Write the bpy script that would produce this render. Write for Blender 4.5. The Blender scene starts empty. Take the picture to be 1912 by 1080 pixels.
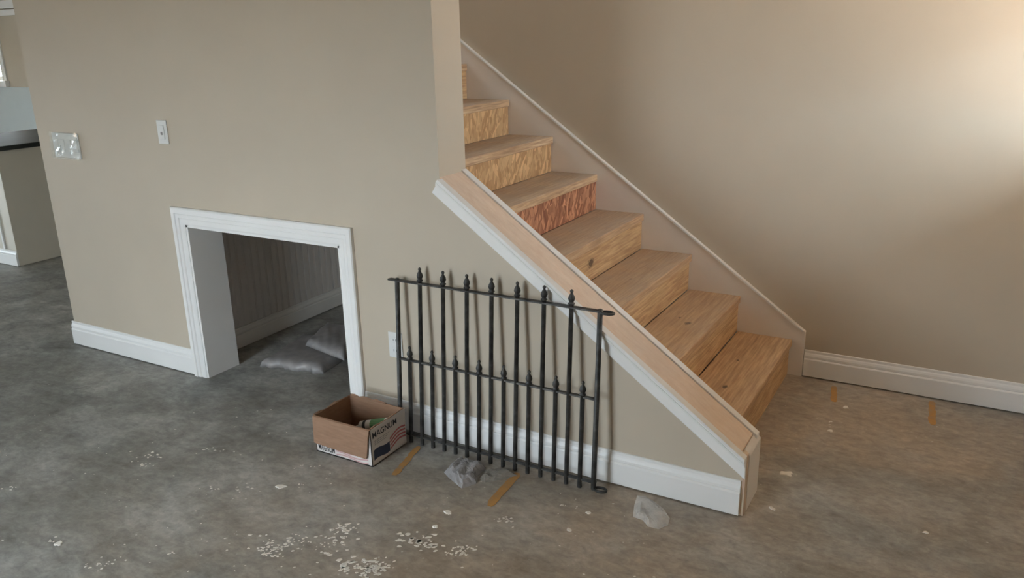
import bpy, bmesh, math, random
from mathutils import Vector, Matrix
random.seed(7)
scene = bpy.context.scene
COL = scene.collection
PI = math.pi

# ------------------------------------------------------------------ camera
CAM = Vector((2.5703, -2.6340, 1.6844))
FPX = 1532.3
EUL = (math.radians(72.5914), math.radians(1.2810), math.radians(29.5600))
cd = bpy.data.cameras.new('camera')
cd.sensor_fit = 'HORIZONTAL'; cd.sensor_width = 36.0
cd.lens = FPX / 1912 * 36.0
cd.clip_start = 0.02; cd.clip_end = 200
cam = bpy.data.objects.new('camera', cd)
cam.location = CAM; cam.rotation_euler = EUL
COL.objects.link(cam)
scene.camera = cam

# ------------------------------------------------------------------ sky, exposure
SKY = (0.78, 0.90, 1.0); SKY_STRENGTH = 12.0
w = bpy.data.worlds.new('overcast_sky'); scene.world = w
w.use_nodes = True
bg = w.node_tree.nodes['Background']
bg.inputs[0].default_value = (*SKY, 1); bg.inputs[1].default_value = SKY_STRENGTH
vs = scene.view_settings
vs.view_transform = 'Standard'; vs.look = 'None'; vs.gamma = 1.0; vs.use_curve_mapping = False
vs.exposure = 1.03
scene.cycles.max_bounces = 12; scene.cycles.diffuse_bounces = 8
scene.cycles.sample_clamp_indirect = 6.0

def portal(name, loc, normal, sx, sy):
    """a light portal in a window opening: no light of its own, guides sampling of the sky"""
    l = bpy.data.lights.new(name, 'AREA'); l.shape = 'RECTANGLE'; l.size = sx; l.size_y = sy
    l.cycles.is_portal = True
    o = bpy.data.objects.new(name, l); COL.objects.link(o)
    o.location = loc
    o.rotation_euler = Vector(normal).to_track_quat('-Z', 'Z').to_euler()
    return o

# ------------------------------------------------------------------ dimensions
XL, XP, TH = -1.886, 0.7357, 0.190      # left wall: free end, stair end, thickness
XE = 1.990                              # foot of the sloped knee wall
YR = 1.390                              # right wall face
XW = 3.15                               # wall with the window, right of the frame
YB = -3.35                               # wall behind the camera
XK, YK = -9.0, 3.0                      # kitchen side and far wall
ZC, ZT = 2.62, 4.3                      # ceiling, stairwell top
RISE, RUN, NOSE1 = 0.190, 0.2655, 1.870
CAPM = 0.725
def cap_z(x): return 1.152 - CAPM * (x - XP)
DL, DR, DT = -0.787, 0.196, 0.815       # closet opening
HB = 0.1406                             # baseboard height

Rm = Matrix.Rotation(EUL[2], 3, 'Z') @ Matrix.Rotation(EUL[1], 3, 'Y') @ Matrix.Rotation(EUL[0], 3, 'X')
def on_floor(u, v, z=0.0):
    d = Rm @ Vector(((u - 956) / FPX, (540 - v) / FPX, -1))
    s = (z - CAM.z) / d.z
    return CAM + d * s

# ------------------------------------------------------------------ materials
def new_mat(name):
    m = bpy.data.materials.new(name); m.use_nodes = True
    nt = m.node_tree
    return m, nt, nt.nodes['Principled BSDF']
def N(nt, t, **kw):
    n = nt.nodes.new(t)
    for k, v in kw.items():
        if hasattr(n, k): setattr(n, k, v)
    return n
def coords(nt, scale=(1, 1, 1), rot=(0, 0, 0), loc=(0, 0, 0)):
    tc = N(nt, 'ShaderNodeTexCoord'); mp = N(nt, 'ShaderNodeMapping')
    mp.inputs['Scale'].default_value = scale; mp.inputs['Rotation'].default_value = rot
    mp.inputs['Location'].default_value = loc
    nt.links.new(tc.outputs['Object'], mp.inputs[0])
    return mp.outputs[0]
def noise(nt, vec, scale, detail=4, rough=0.55, dist=0.0):
    n = N(nt, 'ShaderNodeTexNoise')
    n.inputs['Scale'].default_value = scale; n.inputs['Detail'].default_value = detail
    n.inputs['Roughness'].default_value = rough; n.inputs['Distortion'].default_value = dist
    nt.links.new(vec, n.inputs['Vector'])
    return n.outputs['Fac']
def ramp(nt, fac, stops, const=False):
    r = N(nt, 'ShaderNodeValToRGB')
    el = r.color_ramp.elements
    while len(el) < len(stops): el.new(0.5)
    for e, (p, c) in zip(el, stops):
        e.position = p
        e.color = (c, c, c, 1) if isinstance(c, (int, float)) else (*c, 1)
    if const: r.color_ramp.interpolation = 'CONSTANT'
    nt.links.new(fac, r.inputs[0])
    return r.outputs[0]
def mix(nt, fac, a, b, mode='MIX'):
    n = N(nt, 'ShaderNodeMix', data_type='RGBA', blend_type=mode)
    for idx, v in ((0, fac), (6, a), (7, b)):
        if isinstance(v, (int, float)): n.inputs[idx].default_value = v
        elif isinstance(v, tuple): n.inputs[idx].default_value = (*v, 1)
        else: nt.links.new(v, n.inputs[idx])
    return n.outputs[2]
def math_(nt, op, a, b=0.0):
    n = N(nt, 'ShaderNodeMath', operation=op)
    for i, v in enumerate((a, b)):
        if isinstance(v, (int, float)): n.inputs[i].default_value = v
        else: nt.links.new(v, n.inputs[i])
    return n.outputs[0]
def bump(nt, bsdf, h, strength=0.2, dist=0.01):
    b = N(nt, 'ShaderNodeBump')
    b.inputs['Strength'].default_value = strength; b.inputs['Distance'].default_value = dist
    nt.links.new(h, b.inputs['Height']); nt.links.new(b.outputs[0], bsdf.inputs['Normal'])

def paint(name, c, rough=0.6, var=0.04, tex=0.05, scale=90):
    m, nt, b = new_mat(name)
    v = coords(nt)
    f = noise(nt, v, 2.2, 3)
    lo = tuple(x * (1 - var) for x in c); hi = tuple(min(1, x * (1 + var)) for x in c)
    nt.links.new(ramp(nt, f, [(0.3, lo), (0.7, hi)]), b.inputs['Base Color'])
    b.inputs['Roughness'].default_value = rough
    if tex: bump(nt, b, noise(nt, v, scale, 3), tex, 0.004)
    return m

WALLC = (0.53, 0.455, 0.355)
M = {}
M['wall'] = paint('greige_wall_paint', WALLC, 0.62, 0.03, 0.06)
M['white'] = paint('white_trim_paint', (0.83, 0.815, 0.79), 0.42, 0.03, 0.02, 40)
M['ceiling'] = paint('ceiling_paint', (0.72, 0.70, 0.66), 0.9)
M['skirt'] = paint('primed_skirt_paint', (0.80, 0.745, 0.69), 0.5, 0.05, 0.03, 30)
M['beige_cab'] = paint('beige_panel_paint', (0.62, 0.575, 0.48), 0.5)
M['backsplash'] = paint('pale_grey_tile', (0.56, 0.60, 0.59), 0.3, 0.03, 0)
M['plate'] = paint('white_plastic', (0.70, 0.70, 0.68), 0.3, 0.01, 0)
M['slot'] = paint('dark_slot', (0.05, 0.05, 0.05), 0.6, 0.01, 0)
M['granite'] = paint('dark_granite', (0.035, 0.04, 0.035), 0.5, 0.5, 0)
M['ground'] = paint('bare_ground', (0.66, 0.43, 0.27), 0.95, 0.2)
M['slab'] = paint('bounce_concrete', (0.30, 0.31, 0.31), 0.9, 0.1)  # for the unseen slabs added outside to cool bounced light
M['porch'] = paint('porch_paint', (0.45, 0.42, 0.38), 0.8)

def concrete():
    m, nt, b = new_mat('trowelled_concrete')
    v = coords(nt)
    a = noise(nt, v, 0.9, 6, 0.6, 0.6)
    base = ramp(nt, a, [(0.30, (0.19, 0.195, 0.188)), (0.52, (0.275, 0.28, 0.265)), (0.72, (0.36, 0.36, 0.34))])
    cl = noise(nt, v, 4.2, 9, 0.68, 0.35)
    base = mix(nt, 0.68, base, ramp(nt, cl, [(0.32, 0.22), (0.66, 0.80)]), 'OVERLAY')
    vs_ = coords(nt, (1.0, 2.6, 1), (0, 0, math.radians(28)))
    st = noise(nt, vs_, 1.7, 5, 0.6, 0.7)
    base = mix(nt, 0.60, base, ramp(nt, st, [(0.33, 0.28), (0.66, 0.75)]), 'OVERLAY')
    # darker damp-looking mottles with soft edges
    dm = noise(nt, coords(nt, (1, 1, 1), (0, 0, 0.5), (7, 3, 0)), 2.1, 6, 0.62, 0.5)
    base = mix(nt, ramp(nt, dm, [(0.52, 0.0), (0.70, 0.45)]), base, (0.15, 0.158, 0.145))
    # brown construction dust; its rise towards the stair foot also paints in warm light
    d = noise(nt, coords(nt, (1, 1, 1), (0, 0, 0), (3, 1, 0)), 1.3, 5, 0.6, 0.8)
    sx = N(nt, 'ShaderNodeSeparateXYZ'); tc = N(nt, 'ShaderNodeTexCoord')
    nt.links.new(tc.outputs['Object'], sx.inputs[0])
    mr = N(nt, 'ShaderNodeMapRange'); mr.inputs[1].default_value = -0.6; mr.inputs[2].default_value = 1.7
    nt.links.new(sx.outputs[0], mr.inputs[0])
    df = math_(nt, 'MULTIPLY', math_(nt, 'ADD', math_(nt, 'MULTIPLY', mr.outputs[0], 0.62), 0.16), ramp(nt, d, [(0.35, 0.25), (0.65, 1.0)]))
    base = mix(nt, df, base, (0.42, 0.325, 0.235))
    # pale scuffs and fine white specks
    sc = noise(nt, coords(nt, (1.5, 3.2, 1), (0, 0, math.radians(33))), 4.0, 9, 0.72, 0.5)
    base = mix(nt, ramp(nt, sc, [(0.62, 0.0), (0.78, 0.40)]), base, (0.52, 0.50, 0.46))
    vo = N(nt, 'ShaderNodeTexVoronoi'); vo.inputs['Scale'].default_value = 22
    nt.links.new(v, vo.inputs['Vector'])
    sp = math_(nt, 'MULTIPLY', ramp(nt, vo.outputs['Distance'], [(0.045, 1.0), (0.11, 0.0)]), ramp(nt, noise(nt, v, 2.6, 3), [(0.53, 0.0), (0.62, 0.8)]))
    base = mix(nt, sp, base, (0.64, 0.61, 0.56))
    mid = noise(nt, coords(nt, (1, 1.7, 1), (0, 0, 0.6)), 17, 7, 0.72, 0.4)
    base = mix(nt, 0.42, base, ramp(nt, mid, [(0.34, 0.25), (0.66, 0.78)]), 'OVERLAY')
    fine = noise(nt, v, 60, 4)
    base = mix(nt, 0.16, base, ramp(nt, fine, [(0.3, 0.3), (0.7, 0.7)]), 'OVERLAY')
    nt.links.new(base, b.inputs['Base Color'])
    nt.links.new(ramp(nt, st, [(0.3, 0.42), (0.7, 0.62)]), b.inputs['Roughness'])
    b.inputs['Specular IOR Level'].default_value = 0.45
    bump(nt, b, mix(nt, 0.5, cl, fine), 0.08, 0.01)
    return m
M['concrete'] = concrete()

def wood(name, light, dark, axis='y', dust=0.0, knots=(), rough=0.65, dustc=(0.44, 0.36, 0.29), grain=0.55):
    """sawn softwood, grain along the given world axis"""
    m, nt, b = new_mat(name)
    sc = {'x': (2.2, 14, 6), 'y': (14, 0.9, 14), 'z': (14, 14, 0.9)}[axis]
    v = coords(nt, sc)
    g = noise(nt, v, 1.6, 6, 0.62, 1.2)
    fine = noise(nt, coords(nt, tuple(x * 5 for x in sc)), 1.6, 3, 0.5)
    c = ramp(nt, g, [(0.30, dark), (0.48, tuple((p + q) / 2 for p, q in zip(light, dark))), (0.66, light)])
    c = mix(nt, grain, c, ramp(nt, fine, [(0.33, 0.22), (0.66, 0.74)]), 'OVERLAY')
    big = noise(nt, coords(nt), 3.0, 3)
    c = mix(nt, ramp(nt, big, [(0.42, 0.0), (0.7, 0.35)]), c, tuple(x * 0.72 for x in dark))
    tc = N(nt, 'ShaderNodeTexCoord')
    for (kx, ky, kz, kr) in knots:
        mp = N(nt, 'ShaderNodeMapping')
        st = {'x': (0.6, 1, 1), 'y': (1, 0.6, 1), 'z': (1, 1, 0.6)}[axis]
        mp.inputs['Scale'].default_value = st
        mp.inputs['Location'].default_value = (-kx * st[0], -ky * st[1], -kz * st[2])
        nt.links.new(tc.outputs['Object'], mp.inputs[0])
        ln = N(nt, 'ShaderNodeVectorMath', operation='LENGTH'); nt.links.new(mp.outputs[0], ln.inputs[0])
        dd = math_(nt, 'ADD', math_(nt, 'DIVIDE', ln.outputs['Value'], kr), math_(nt, 'MULTIPLY', math_(nt, 'SUBTRACT', noise(nt, coords(nt), 55, 3), 0.5), 1.1))
        c = mix(nt, ramp(nt, dd, [(0.0, 0.85), (0.55, 0.9), (0.7, 0.25), (0.85, 0.55), (1.05, 0.0)]), c, (0.07, 0.04, 0.025))
    if dust:
        geo = N(nt, 'ShaderNodeNewGeometry'); sx = N(nt, 'ShaderNodeSeparateXYZ')
        nt.links.new(geo.outputs['Normal'], sx.inputs[0])
        up = ramp(nt, sx.outputs[2], [(0.6, 0.0), (0.9, 1.0)])
        dn = ramp(nt, noise(nt, coords(nt), 7.0, 5, 0.65), [(0.3, 0.35), (0.65, 1.0)])
        c = mix(nt, math_(nt, 'MULTIPLY', math_(nt, 'MULTIPLY', up, dn), dust), c, dustc)
    nt.links.new(c, b.inputs['Base Color'])
    b.inputs['Roughness'].default_value = rough
    bump(nt, b, g, 0.15, 0.004)
    return m

def osb(name, light, dark):
    """oriented strand board, flakes running mostly upright on the riser"""
    m, nt, b = new_mat(name)
    acc = None
    for i, (rot, sc) in enumerate(((8, 1.0), (-20, 0.8), (32, 0.9))):
        dn = N(nt, 'ShaderNodeTexNoise'); dn.inputs['Scale'].default_value = 9
        v = coords(nt, (1, 1, 1), (math.radians(rot), 0, 0), (i * 1.7, i, i * 2))
        st = N(nt, 'ShaderNodeVectorMath', operation='MULTIPLY'); st.inputs[1].default_value = (2, 62 * sc, 15 * sc)
        nt.links.new(v, st.inputs[0])
        vo = N(nt, 'ShaderNodeTexVoronoi'); vo.inputs['Scale'].default_value = 1.0
        nt.links.new(st.outputs[0], vo.inputs['Vector'])
        sep = N(nt, 'ShaderNodeSeparateColor'); nt.links.new(vo.outputs['Color'], sep.inputs[0])
        val = sep.outputs[0]
        if acc is None: acc = val
        else:
            sel = ramp(nt, sep.outputs[1], [(0.0, 0.0), (0.55, 1.0)], True)
            acc = mix(nt, sel, acc, val)
    c = ramp(nt, acc, [(0.05, dark), (0.35, tuple(0.35 * a + 0.65 * d for a, d in zip(light, dark))), (0.7, light), (1.0, tuple(min(1, x * 1.25) for x in light))])
    c = mix(nt, 0.25, c, ramp(nt, noise(nt, coords(nt, (5, 40, 8)), 3, 4), [(0.3, 0.3), (0.7, 0.7)]), 'OVERLAY')
    nt.links.new(c, b.inputs['Base Color'])
    b.inputs['Roughness'].default_value = 0.6
    bump(nt, b, acc, 0.05, 0.002)
    return m

LT, DK = (0.64, 0.45, 0.275), (0.47, 0.29, 0.16)
M['tread_dusty'] = wood('dusty_tread_lumber', LT, DK, 'y', 0.80, rough=0.7)
M['cap'] = wood('raw_cap_lumber', (0.82, 0.63, 0.48), (0.70, 0.51, 0.37), 'x', 0.5, dustc=(0.76, 0.66, 0.58), grain=0.15)
M['raw_edge'] = wood('raw_edge_lumber', (0.70, 0.56, 0.43), (0.58, 0.44, 0.32), 'z', 0)
M['osb_red'] = osb('red_strand_board', (0.50, 0.235, 0.125), (0.24, 0.085, 0.042))
M['osb_tan'] = osb('tan_strand_board', (0.60, 0.38, 0.19), (0.43, 0.24, 0.105))

def metal(name, k):
    m, nt, b = new_mat(name)
    v = coords(nt)
    f = noise(nt, v, 14, 5, 0.6)
    c = ramp(nt, f, [(0.40, (0.014 * k, 0.0125 * k, 0.0115 * k)), (0.56, (0.042 * k, 0.040 * k, 0.037 * k)), (0.75, (0.12 * k, 0.115 * k, 0.105 * k))])
    nt.links.new(c, b.inputs['Base Color'])
    b.inputs['Metallic'].default_value = 0.25; b.inputs['Roughness'].default_value = 0.5
    return m
M['iron'] = metal('dusty_black_iron', 1.5); M['iron_dust'] = metal('dust_coated_iron', 2.4)
def card():
    m, nt, b = new_mat('brown_corrugated_cardboard')
    f = noise(nt, coords(nt, (6, 6, 30)), 3, 5)
    c = ramp(nt, f, [(0.3, (0.26, 0.145, 0.085)), (0.7, (0.33, 0.19, 0.115))])
    nt.links.new(c, b.inputs['Base Color']); b.inputs['Roughness'].default_value = 0.8
    return m
M['card'] = card()
M['print_white'] = paint('white_printed_card', (0.66, 0.61, 0.575), 0.6, 0.05, 0.0)
M['print_black'] = paint('black_print', (0.03, 0.028, 0.035), 0.6, 0.05, 0.0)
M['print_navy'] = paint('navy_print', (0.035, 0.045, 0.085), 0.6, 0.2, 0.0)
M['print_red'] = paint('faded_red_print', (0.48, 0.13, 0.13), 0.6, 0.1, 0.0)
M['print_pink'] = paint('pink_print', (0.55, 0.34, 0.33), 0.6, 0.1, 0.0)
M['print_grey'] = paint('grey_print', (0.36, 0.34, 0.33), 0.6, 0.1, 0.0)
M['print_green'] = paint('green_print', (0.10, 0.22, 0.09), 0.5, 0.1, 0.0)
M['tape'] = None
def tape():
    m, nt, b = new_mat('worn_orange_marking')
    f = noise(nt, coords(nt), 22, 5, 0.65)
    c = ramp(nt, f, [(0.30, (0.36, 0.27, 0.17)), (0.48, (0.46, 0.25, 0.085)), (0.68, (0.54, 0.285, 0.085))])
    nt.links.new(c, b.inputs['Base Color']); b.inputs['Roughness'].default_value = 0.8
    return m
M['tape'] = tape()
M['plaster'] = paint('dried_plaster', (0.80, 0.76, 0.69), 0.9, 0.12, 0.1)
def plastic(name, c, alpha=1.0, rough=0.25):
    m, nt, b = new_mat(name)
    f = noise(nt, coords(nt), 18, 4)
    nt.links.new(ramp(nt, f, [(0.3, tuple(x * 0.8 for x in c)), (0.7, tuple(min(1, x * 1.15) for x in c))]), b.inputs['Base Color'])
    b.inputs['Roughness'].default_value = rough; b.inputs['Alpha'].default_value = alpha
    return m
M['grey_plastic'] = plastic('grey_plastic_sacking', (0.35, 0.33, 0.32), 1, 0.4)
M['bag_plastic'] = plastic('cloudy_plastic_film', (0.40, 0.385, 0.39), 0.85, 0.22)
M['bag_kraft'] = plastic('dull_grey_film', (0.30, 0.275, 0.24), 0.9, 0.35)
M['clear_plastic'] = plastic('thin_clear_film', (0.80, 0.77, 0.72), 0.6, 0.25)
M['wrap'] = plastic('shiny_clear_wrap', (0.62, 0.64, 0.58), 0.35, 0.08)
def glass():
    m, nt, b = new_mat('window_glass')
    out = nt.nodes['Material Output']
    t = N(nt, 'ShaderNodeBsdfTransparent'); g = N(nt, 'ShaderNodeBsdfGlossy'); g.inputs['Roughness'].default_value = 0.02
    mx = N(nt, 'ShaderNodeMixShader'); mx.inputs[0].default_value = 0.06
    nt.links.new(t.outputs[0], mx.inputs[1]); nt.links.new(g.outputs[0], mx.inputs[2]); nt.links.new(mx.outputs[0], out.inputs[0])
    return m
M['glass'] = glass()

# ------------------------------------------------------------------ mesh helpers
def link(name, me, mat, parent=None, smooth=False):
    if mat is not None and not me.materials: me.materials.append(mat)
    if smooth:
        for p in me.polygons: p.use_smooth = True
    o = bpy.data.objects.new(name, me); COL.objects.link(o)
    if parent is not None:
        o.parent = parent
        o.matrix_parent_inverse = parent.matrix_basis.inverted()
    return o
def from_bm(name, bm, mat, parent=None, bev=0.0, smooth=False, seg=1):
    bmesh.ops.recalc_face_normals(bm, faces=bm.faces)
    if bev:
        bmesh.ops.bevel(bm, geom=[e for e in bm.edges], offset=bev, segments=seg, affect='EDGES', clamp_overlap=True)
    me = bpy.data.meshes.new(name); bm.to_mesh(me); bm.free()
    return link(name, me, mat, parent, smooth)
def add_box(bm, x0, x1, y0, y1, z0, z1):
    vs = [bm.verts.new(p) for p in ((x0, y0, z0), (x1, y0, z0), (x1, y1, z0), (x0, y1, z0), (x0, y0, z1), (x1, y0, z1), (x1, y1, z1), (x0, y1, z1))]
    for f in ((0, 3, 2, 1), (4, 5, 6, 7), (0, 1, 5, 4), (1, 2, 6, 5), (2, 3, 7, 6), (3, 0, 4, 7)):
        bm.faces.new([vs[i] for i in f])
def box(name, x0, x1, y0, y1, z0, z1, mat, parent=None, bev=0.0):
    bm = bmesh.new(); add_box(bm, x0, x1, y0, y1, z0, z1)
    return from_bm(name, bm, mat, parent, bev)
def sweep(name, ring0, ring1, mat, parent=None, bev=0.0):
    """closed solid between two matching polygons"""
    bm = bmesh.new()
    a = [bm.verts.new(p) for p in ring0]; b = [bm.verts.new(p) for p in ring1]
    n = len(a)
    bm.faces.new(a); bm.faces.new(b[::-1])
    for i in range(n): bm.faces.new((a[i], b[i], b[(i + 1) % n], a[(i + 1) % n]))
    return from_bm(name, bm, mat, parent, bev)
def prism_y(name, poly, y0, y1, mat, parent=None, bev=0.0):
    return sweep(name, [(x, y0, z) for x, z in poly], [(x, y1, z) for x, z in poly], mat, parent, bev)
def tube(bm, pts, r, n=10, cap=True):
    rings = []
    for i, p in enumerate(pts):
        p = Vector(p)
        d = (Vector(pts[min(i + 1, len(pts) - 1)]) - Vector(pts[max(i - 1, 0)])).normalized()
        up = Vector((0, 0, 1)) if abs(d.z) < 0.9 else Vector((1, 0, 0))
        s = d.cross(up).normalized(); t = s.cross(d)
        rr = r[i] if isinstance(r, (list, tuple)) else r
        rings.append([bm.verts.new(p + (s * math.cos(2 * PI * k / n) + t * math.sin(2 * PI * k / n)) * rr) for k in range(n)])
    for a, b in zip(rings, rings[1:]):
        for k in range(n): bm.faces.new((a[k], a[(k + 1) % n], b[(k + 1) % n], b[k]))
    if cap: bm.faces.new(rings[0][::-1]); bm.faces.new(rings[-1])
def lathe_z(bm, prof, n=12):
    rings = [[bm.verts.new((r * math.cos(2 * PI * k / n), r * math.sin(2 * PI * k / n), z)) for k in range(n)] for r, z in prof]
    for a, b in zip(rings, rings[1:]):
        for k in range(n): bm.faces.new((a[k], a[(k + 1) % n], b[(k + 1) % n], b[k]))
    bm.faces.new(rings[0][::-1]); bm.faces.new(rings[-1])
def thing(name, label, cat, loc, group=None):
    o = bpy.data.objects.new(name, None); COL.objects.link(o)
    o.empty_display_size = 0.1
    o.location = loc
    o.matrix_basis = Matrix.Translation(loc)
    return tag(o, label, cat, group)
def tag(o, label, cat=None, group=None):
    o['label'] = label
    if cat: o['category'] = cat
    if group: o['group'] = group
    return o
def struct(o, label=None, cat=None):
    o['kind'] = 'structure'
    if label: o['label'] = label
    if cat: o['category'] = cat
    return o

# ================================================================== THE SHELL
def rect_wall_x(name, x0, x1, ya, yb, z0, z1, holes, mat):
    """wall slab in the yz plane with rectangular holes (y0,y1,z0,z1)"""
    bm = bmesh.new()
    ys = sorted({ya, yb, *[h[0] for h in holes], *[h[1] for h in holes]})
    zs = sorted({z0, z1, *[h[2] for h in holes], *[h[3] for h in holes]})
    for i in range(len(ys) - 1):
        for j in range(len(zs) - 1):
            cy, cz = (ys[i] + ys[i + 1]) / 2, (zs[j] + zs[j + 1]) / 2
            if any(h[0] < cy < h[1] and h[2] < cz < h[3] for h in holes): continue
            add_box(bm, x0, x1, ys[i], ys[i + 1], zs[j], zs[j + 1])
    bmesh.ops.remove_doubles(bm, verts=bm.verts, dist=1e-5)
    return from_bm(name, bm, mat)
def rect_wall_y(name, y0, y1, xa, xb, z0, z1, holes, mat):
    bm = bmesh.new()
    xs = sorted({xa, xb, *[h[0] for h in holes], *[h[1] for h in holes]})
    zs = sorted({z0, z1, *[h[2] for h in holes], *[h[3] for h in holes]})
    for i in range(len(xs) - 1):
        for j in range(len(zs) - 1):
            cx, cz = (xs[i] + xs[i + 1]) / 2, (zs[j] + zs[j + 1]) / 2
            if any(h[0] < cx < h[1] and h[2] < cz < h[3] for h in holes): continue
            add_box(bm, xs[i], xs[i + 1], y0, y1, zs[j], zs[j + 1])
    bmesh.ops.remove_doubles(bm, verts=bm.verts, dist=1e-5)
    return from_bm(name, bm, mat)

struct(box('floor', XK - 0.2, XW + 0.2, YB - 0.2, YK + 0.2, -0.12, 0.0, M['concrete']), 'bare grey trowelled concrete floor with paint specks', 'floor')

# left wall with the closet opening; its lower right part is the sloped knee wall of the stair
poly = [(XL, 0), (DL - 0.004, 0), (DL - 0.004, DT + 0.004), (DR + 0.004, DT + 0.004), (DR + 0.004, 0), (XE - 0.018, 0), (XE - 0.018, cap_z(XE - 0.018) - 0.013), (XP, cap_z(XP) - 0.013), (XP, ZT), (XL, ZT)]
wall_left = struct(prism_y('wall_left', poly, 0, TH, M['wall']), 'greige painted wall with a low closet opening and sloped knee wall', 'wall')

# the wall along the stairs
struct(box('wall_right', XL, XW + 0.15, YR, YR + 0.12, 0, ZT, M['wall']), 'greige painted wall beside the stairs', 'wall')

# window wall right of the frame
WIN = (0.46, 1.29, 1.20, 2.48)
struct(rect_wall_x('wall_window', XW, XW + 0.15, YB, YR, 0, ZC + 0.1, [WIN], M['wall']), 'greige wall with a window beside the stairs', 'wall')
# wall behind the camera: two windows and a wide patio opening
BH = [(-6.2, -5.6, 0.75, 2.0), (-0.50, 0.48, 0.08, 1.95)]
struct(rect_wall_y('wall_back', YB - 0.15, YB, XK, XW + 0.15, 0, ZC + 0.1, BH, M['wall']), 'greige wall with windows behind the viewer', 'wall')
# kitchen walls
KH = [(-7.95, -7.40, 1.27, 1.98)]
struct(rect_wall_y('wall_kitchen', YK, YK + 0.15, XK, XL + 0.15, 0, ZC + 0.1, KH, M['wall']), 'greige kitchen wall far left with a window', 'wall')
LH = [(-2.9, -0.4, 0.05, 1.5)]
struct(rect_wall_x('wall_side', XK - 0.15, XK, YB, YK, 0, ZC + 0.1, LH, M['wall']), 'greige side wall of the kitchen', 'wall')
# block between kitchen and stair closet
struct(box('wall_partition', XL, XL + 0.12, TH, YK, 0, ZC + 0.1, M['wall']), 'greige partition between kitchen and stairs', 'wall')

bm = bmesh.new()
add_box(bm, XK, XW, YB, 0.0, ZC, ZC + 0.12)
add_box(bm, XK, XL, 0.0, YK, ZC, ZC + 0.12)
add_box(bm, 1.25, XW, 0.0, YR, ZC, ZC + 0.12)
add_box(bm, 1.25, 1.37, 0.0, YR, ZC + 0.12, ZT)
add_box(bm, XL, 1.37, 0.0, YR, ZT, ZT + 0.1)
add_box(bm, XP, 1.25, 0.0, TH, ZC, ZT)
struct(from_bm('ceiling', bm, M['ceiling']), 'flat white painted ceiling', 'ceiling')
SH = (0.40, 1.1, 3.1, 4.0)  # unseen opening added to let daylight brighten the stairwell
struct(rect_wall_x('wall_stairwell', XL, XL + 0.12, TH, YR, ZC + 0.1, ZT, [SH], M['wall']), 'upper stairwell end wall with the added fill window', 'wall')

# windows: frame, sash bars, panes
def window_x(name, x, y0, y1, z0, z1, inward):
    bm = bmesh.new(); t = 0.05
    add_box(bm, x - 0.03, x + 0.03, y0, y0 + t, z0, z1); add_box(bm, x - 0.03, x + 0.03, y1 - t, y1, z0, z1)
    add_box(bm, x - 0.03, x + 0.03, y0 + t, y1 - t, z0, z0 + t); add_box(bm, x - 0.03, x + 0.03, y0 + t, y1 - t, z1 - t, z1)
    fr = struct(from_bm(name, bm, M['white']), 'white framed window', 'window')
    zm = (z0 + z1) / 2
    box('sash_bar', x - 0.02, x + 0.02, y0 + t, y1 - t, zm - 0.02, zm + 0.02, M['white'], fr)
    box('pane', x - 0.003, x + 0.003, y0 + t, y1 - t, z0 + t, zm - 0.02, M['glass'], fr)
    box('pane', x - 0.003, x + 0.003, y0 + t, y1 - t, zm + 0.02, z1 - t, M['glass'], fr)
    portal('portal', (x + 0.06 * inward, (y0 + y1) / 2, (z0 + z1) / 2), (inward, 0, 0), y1 - y0, z1 - z0)
    return fr
def window_y(name, y, x0, x1, z0, z1, inward):
    bm = bmesh.new(); t = 0.05
    add_box(bm, x0, x0 + t, y - 0.03, y + 0.03, z0, z1); add_box(bm, x1 - t, x1, y - 0.03, y + 0.03, z0, z1)
    add_box(bm, x0 + t, x1 - t, y - 0.03, y + 0.03, z0, z0 + t); add_box(bm, x0 + t, x1 - t, y - 0.03, y + 0.03, z1 - t, z1)
    fr = struct(from_bm(name, bm, M['white']), 'white framed window', 'window')
    xm = (x0 + x1) / 2
    box('sash_bar', xm - 0.02, xm + 0.02, y - 0.02, y + 0.02, z0 + t, z1 - t, M['white'], fr)
    box('pane', x0 + t, xm - 0.02, y - 0.003, y + 0.003, z0 + t, z1 - t, M['glass'], fr)
    box('pane', xm + 0.02, x1 - t, y - 0.003, y + 0.003, z0 + t, z1 - t, M['glass'], fr)
    portal('portal', ((x0 + x1) / 2, y + 0.06 * inward, (z0 + z1) / 2), (0, inward, 0), x1 - x0, z1 - z0)
    return fr
window_x('window_1', XW + 0.08, *WIN, -1)['label'] = 'white framed window beside the stairs, out of view on the right'
for i, h in enumerate(BH):
    window_y('window_%d' % (i + 2), YB - 0.08, *h, 1)['label'] = ['white framed window behind the viewer, leftmost', 'glazed patio door behind the viewer'][i]
window_y('window_5', YK + 0.08, *KH[0], -1)['label'] = 'kitchen window at the far left edge of the picture'
window_x('window_7', XL + 0.06, *SH, 1)['label'] = 'unseen window added to brighten the stairwell'  # added, out of view: lifts the brightness of the stairwell
window_x('window_6', XK - 0.08, *LH[0], 1)['label'] = 'side window of the kitchen, out of view'

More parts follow.
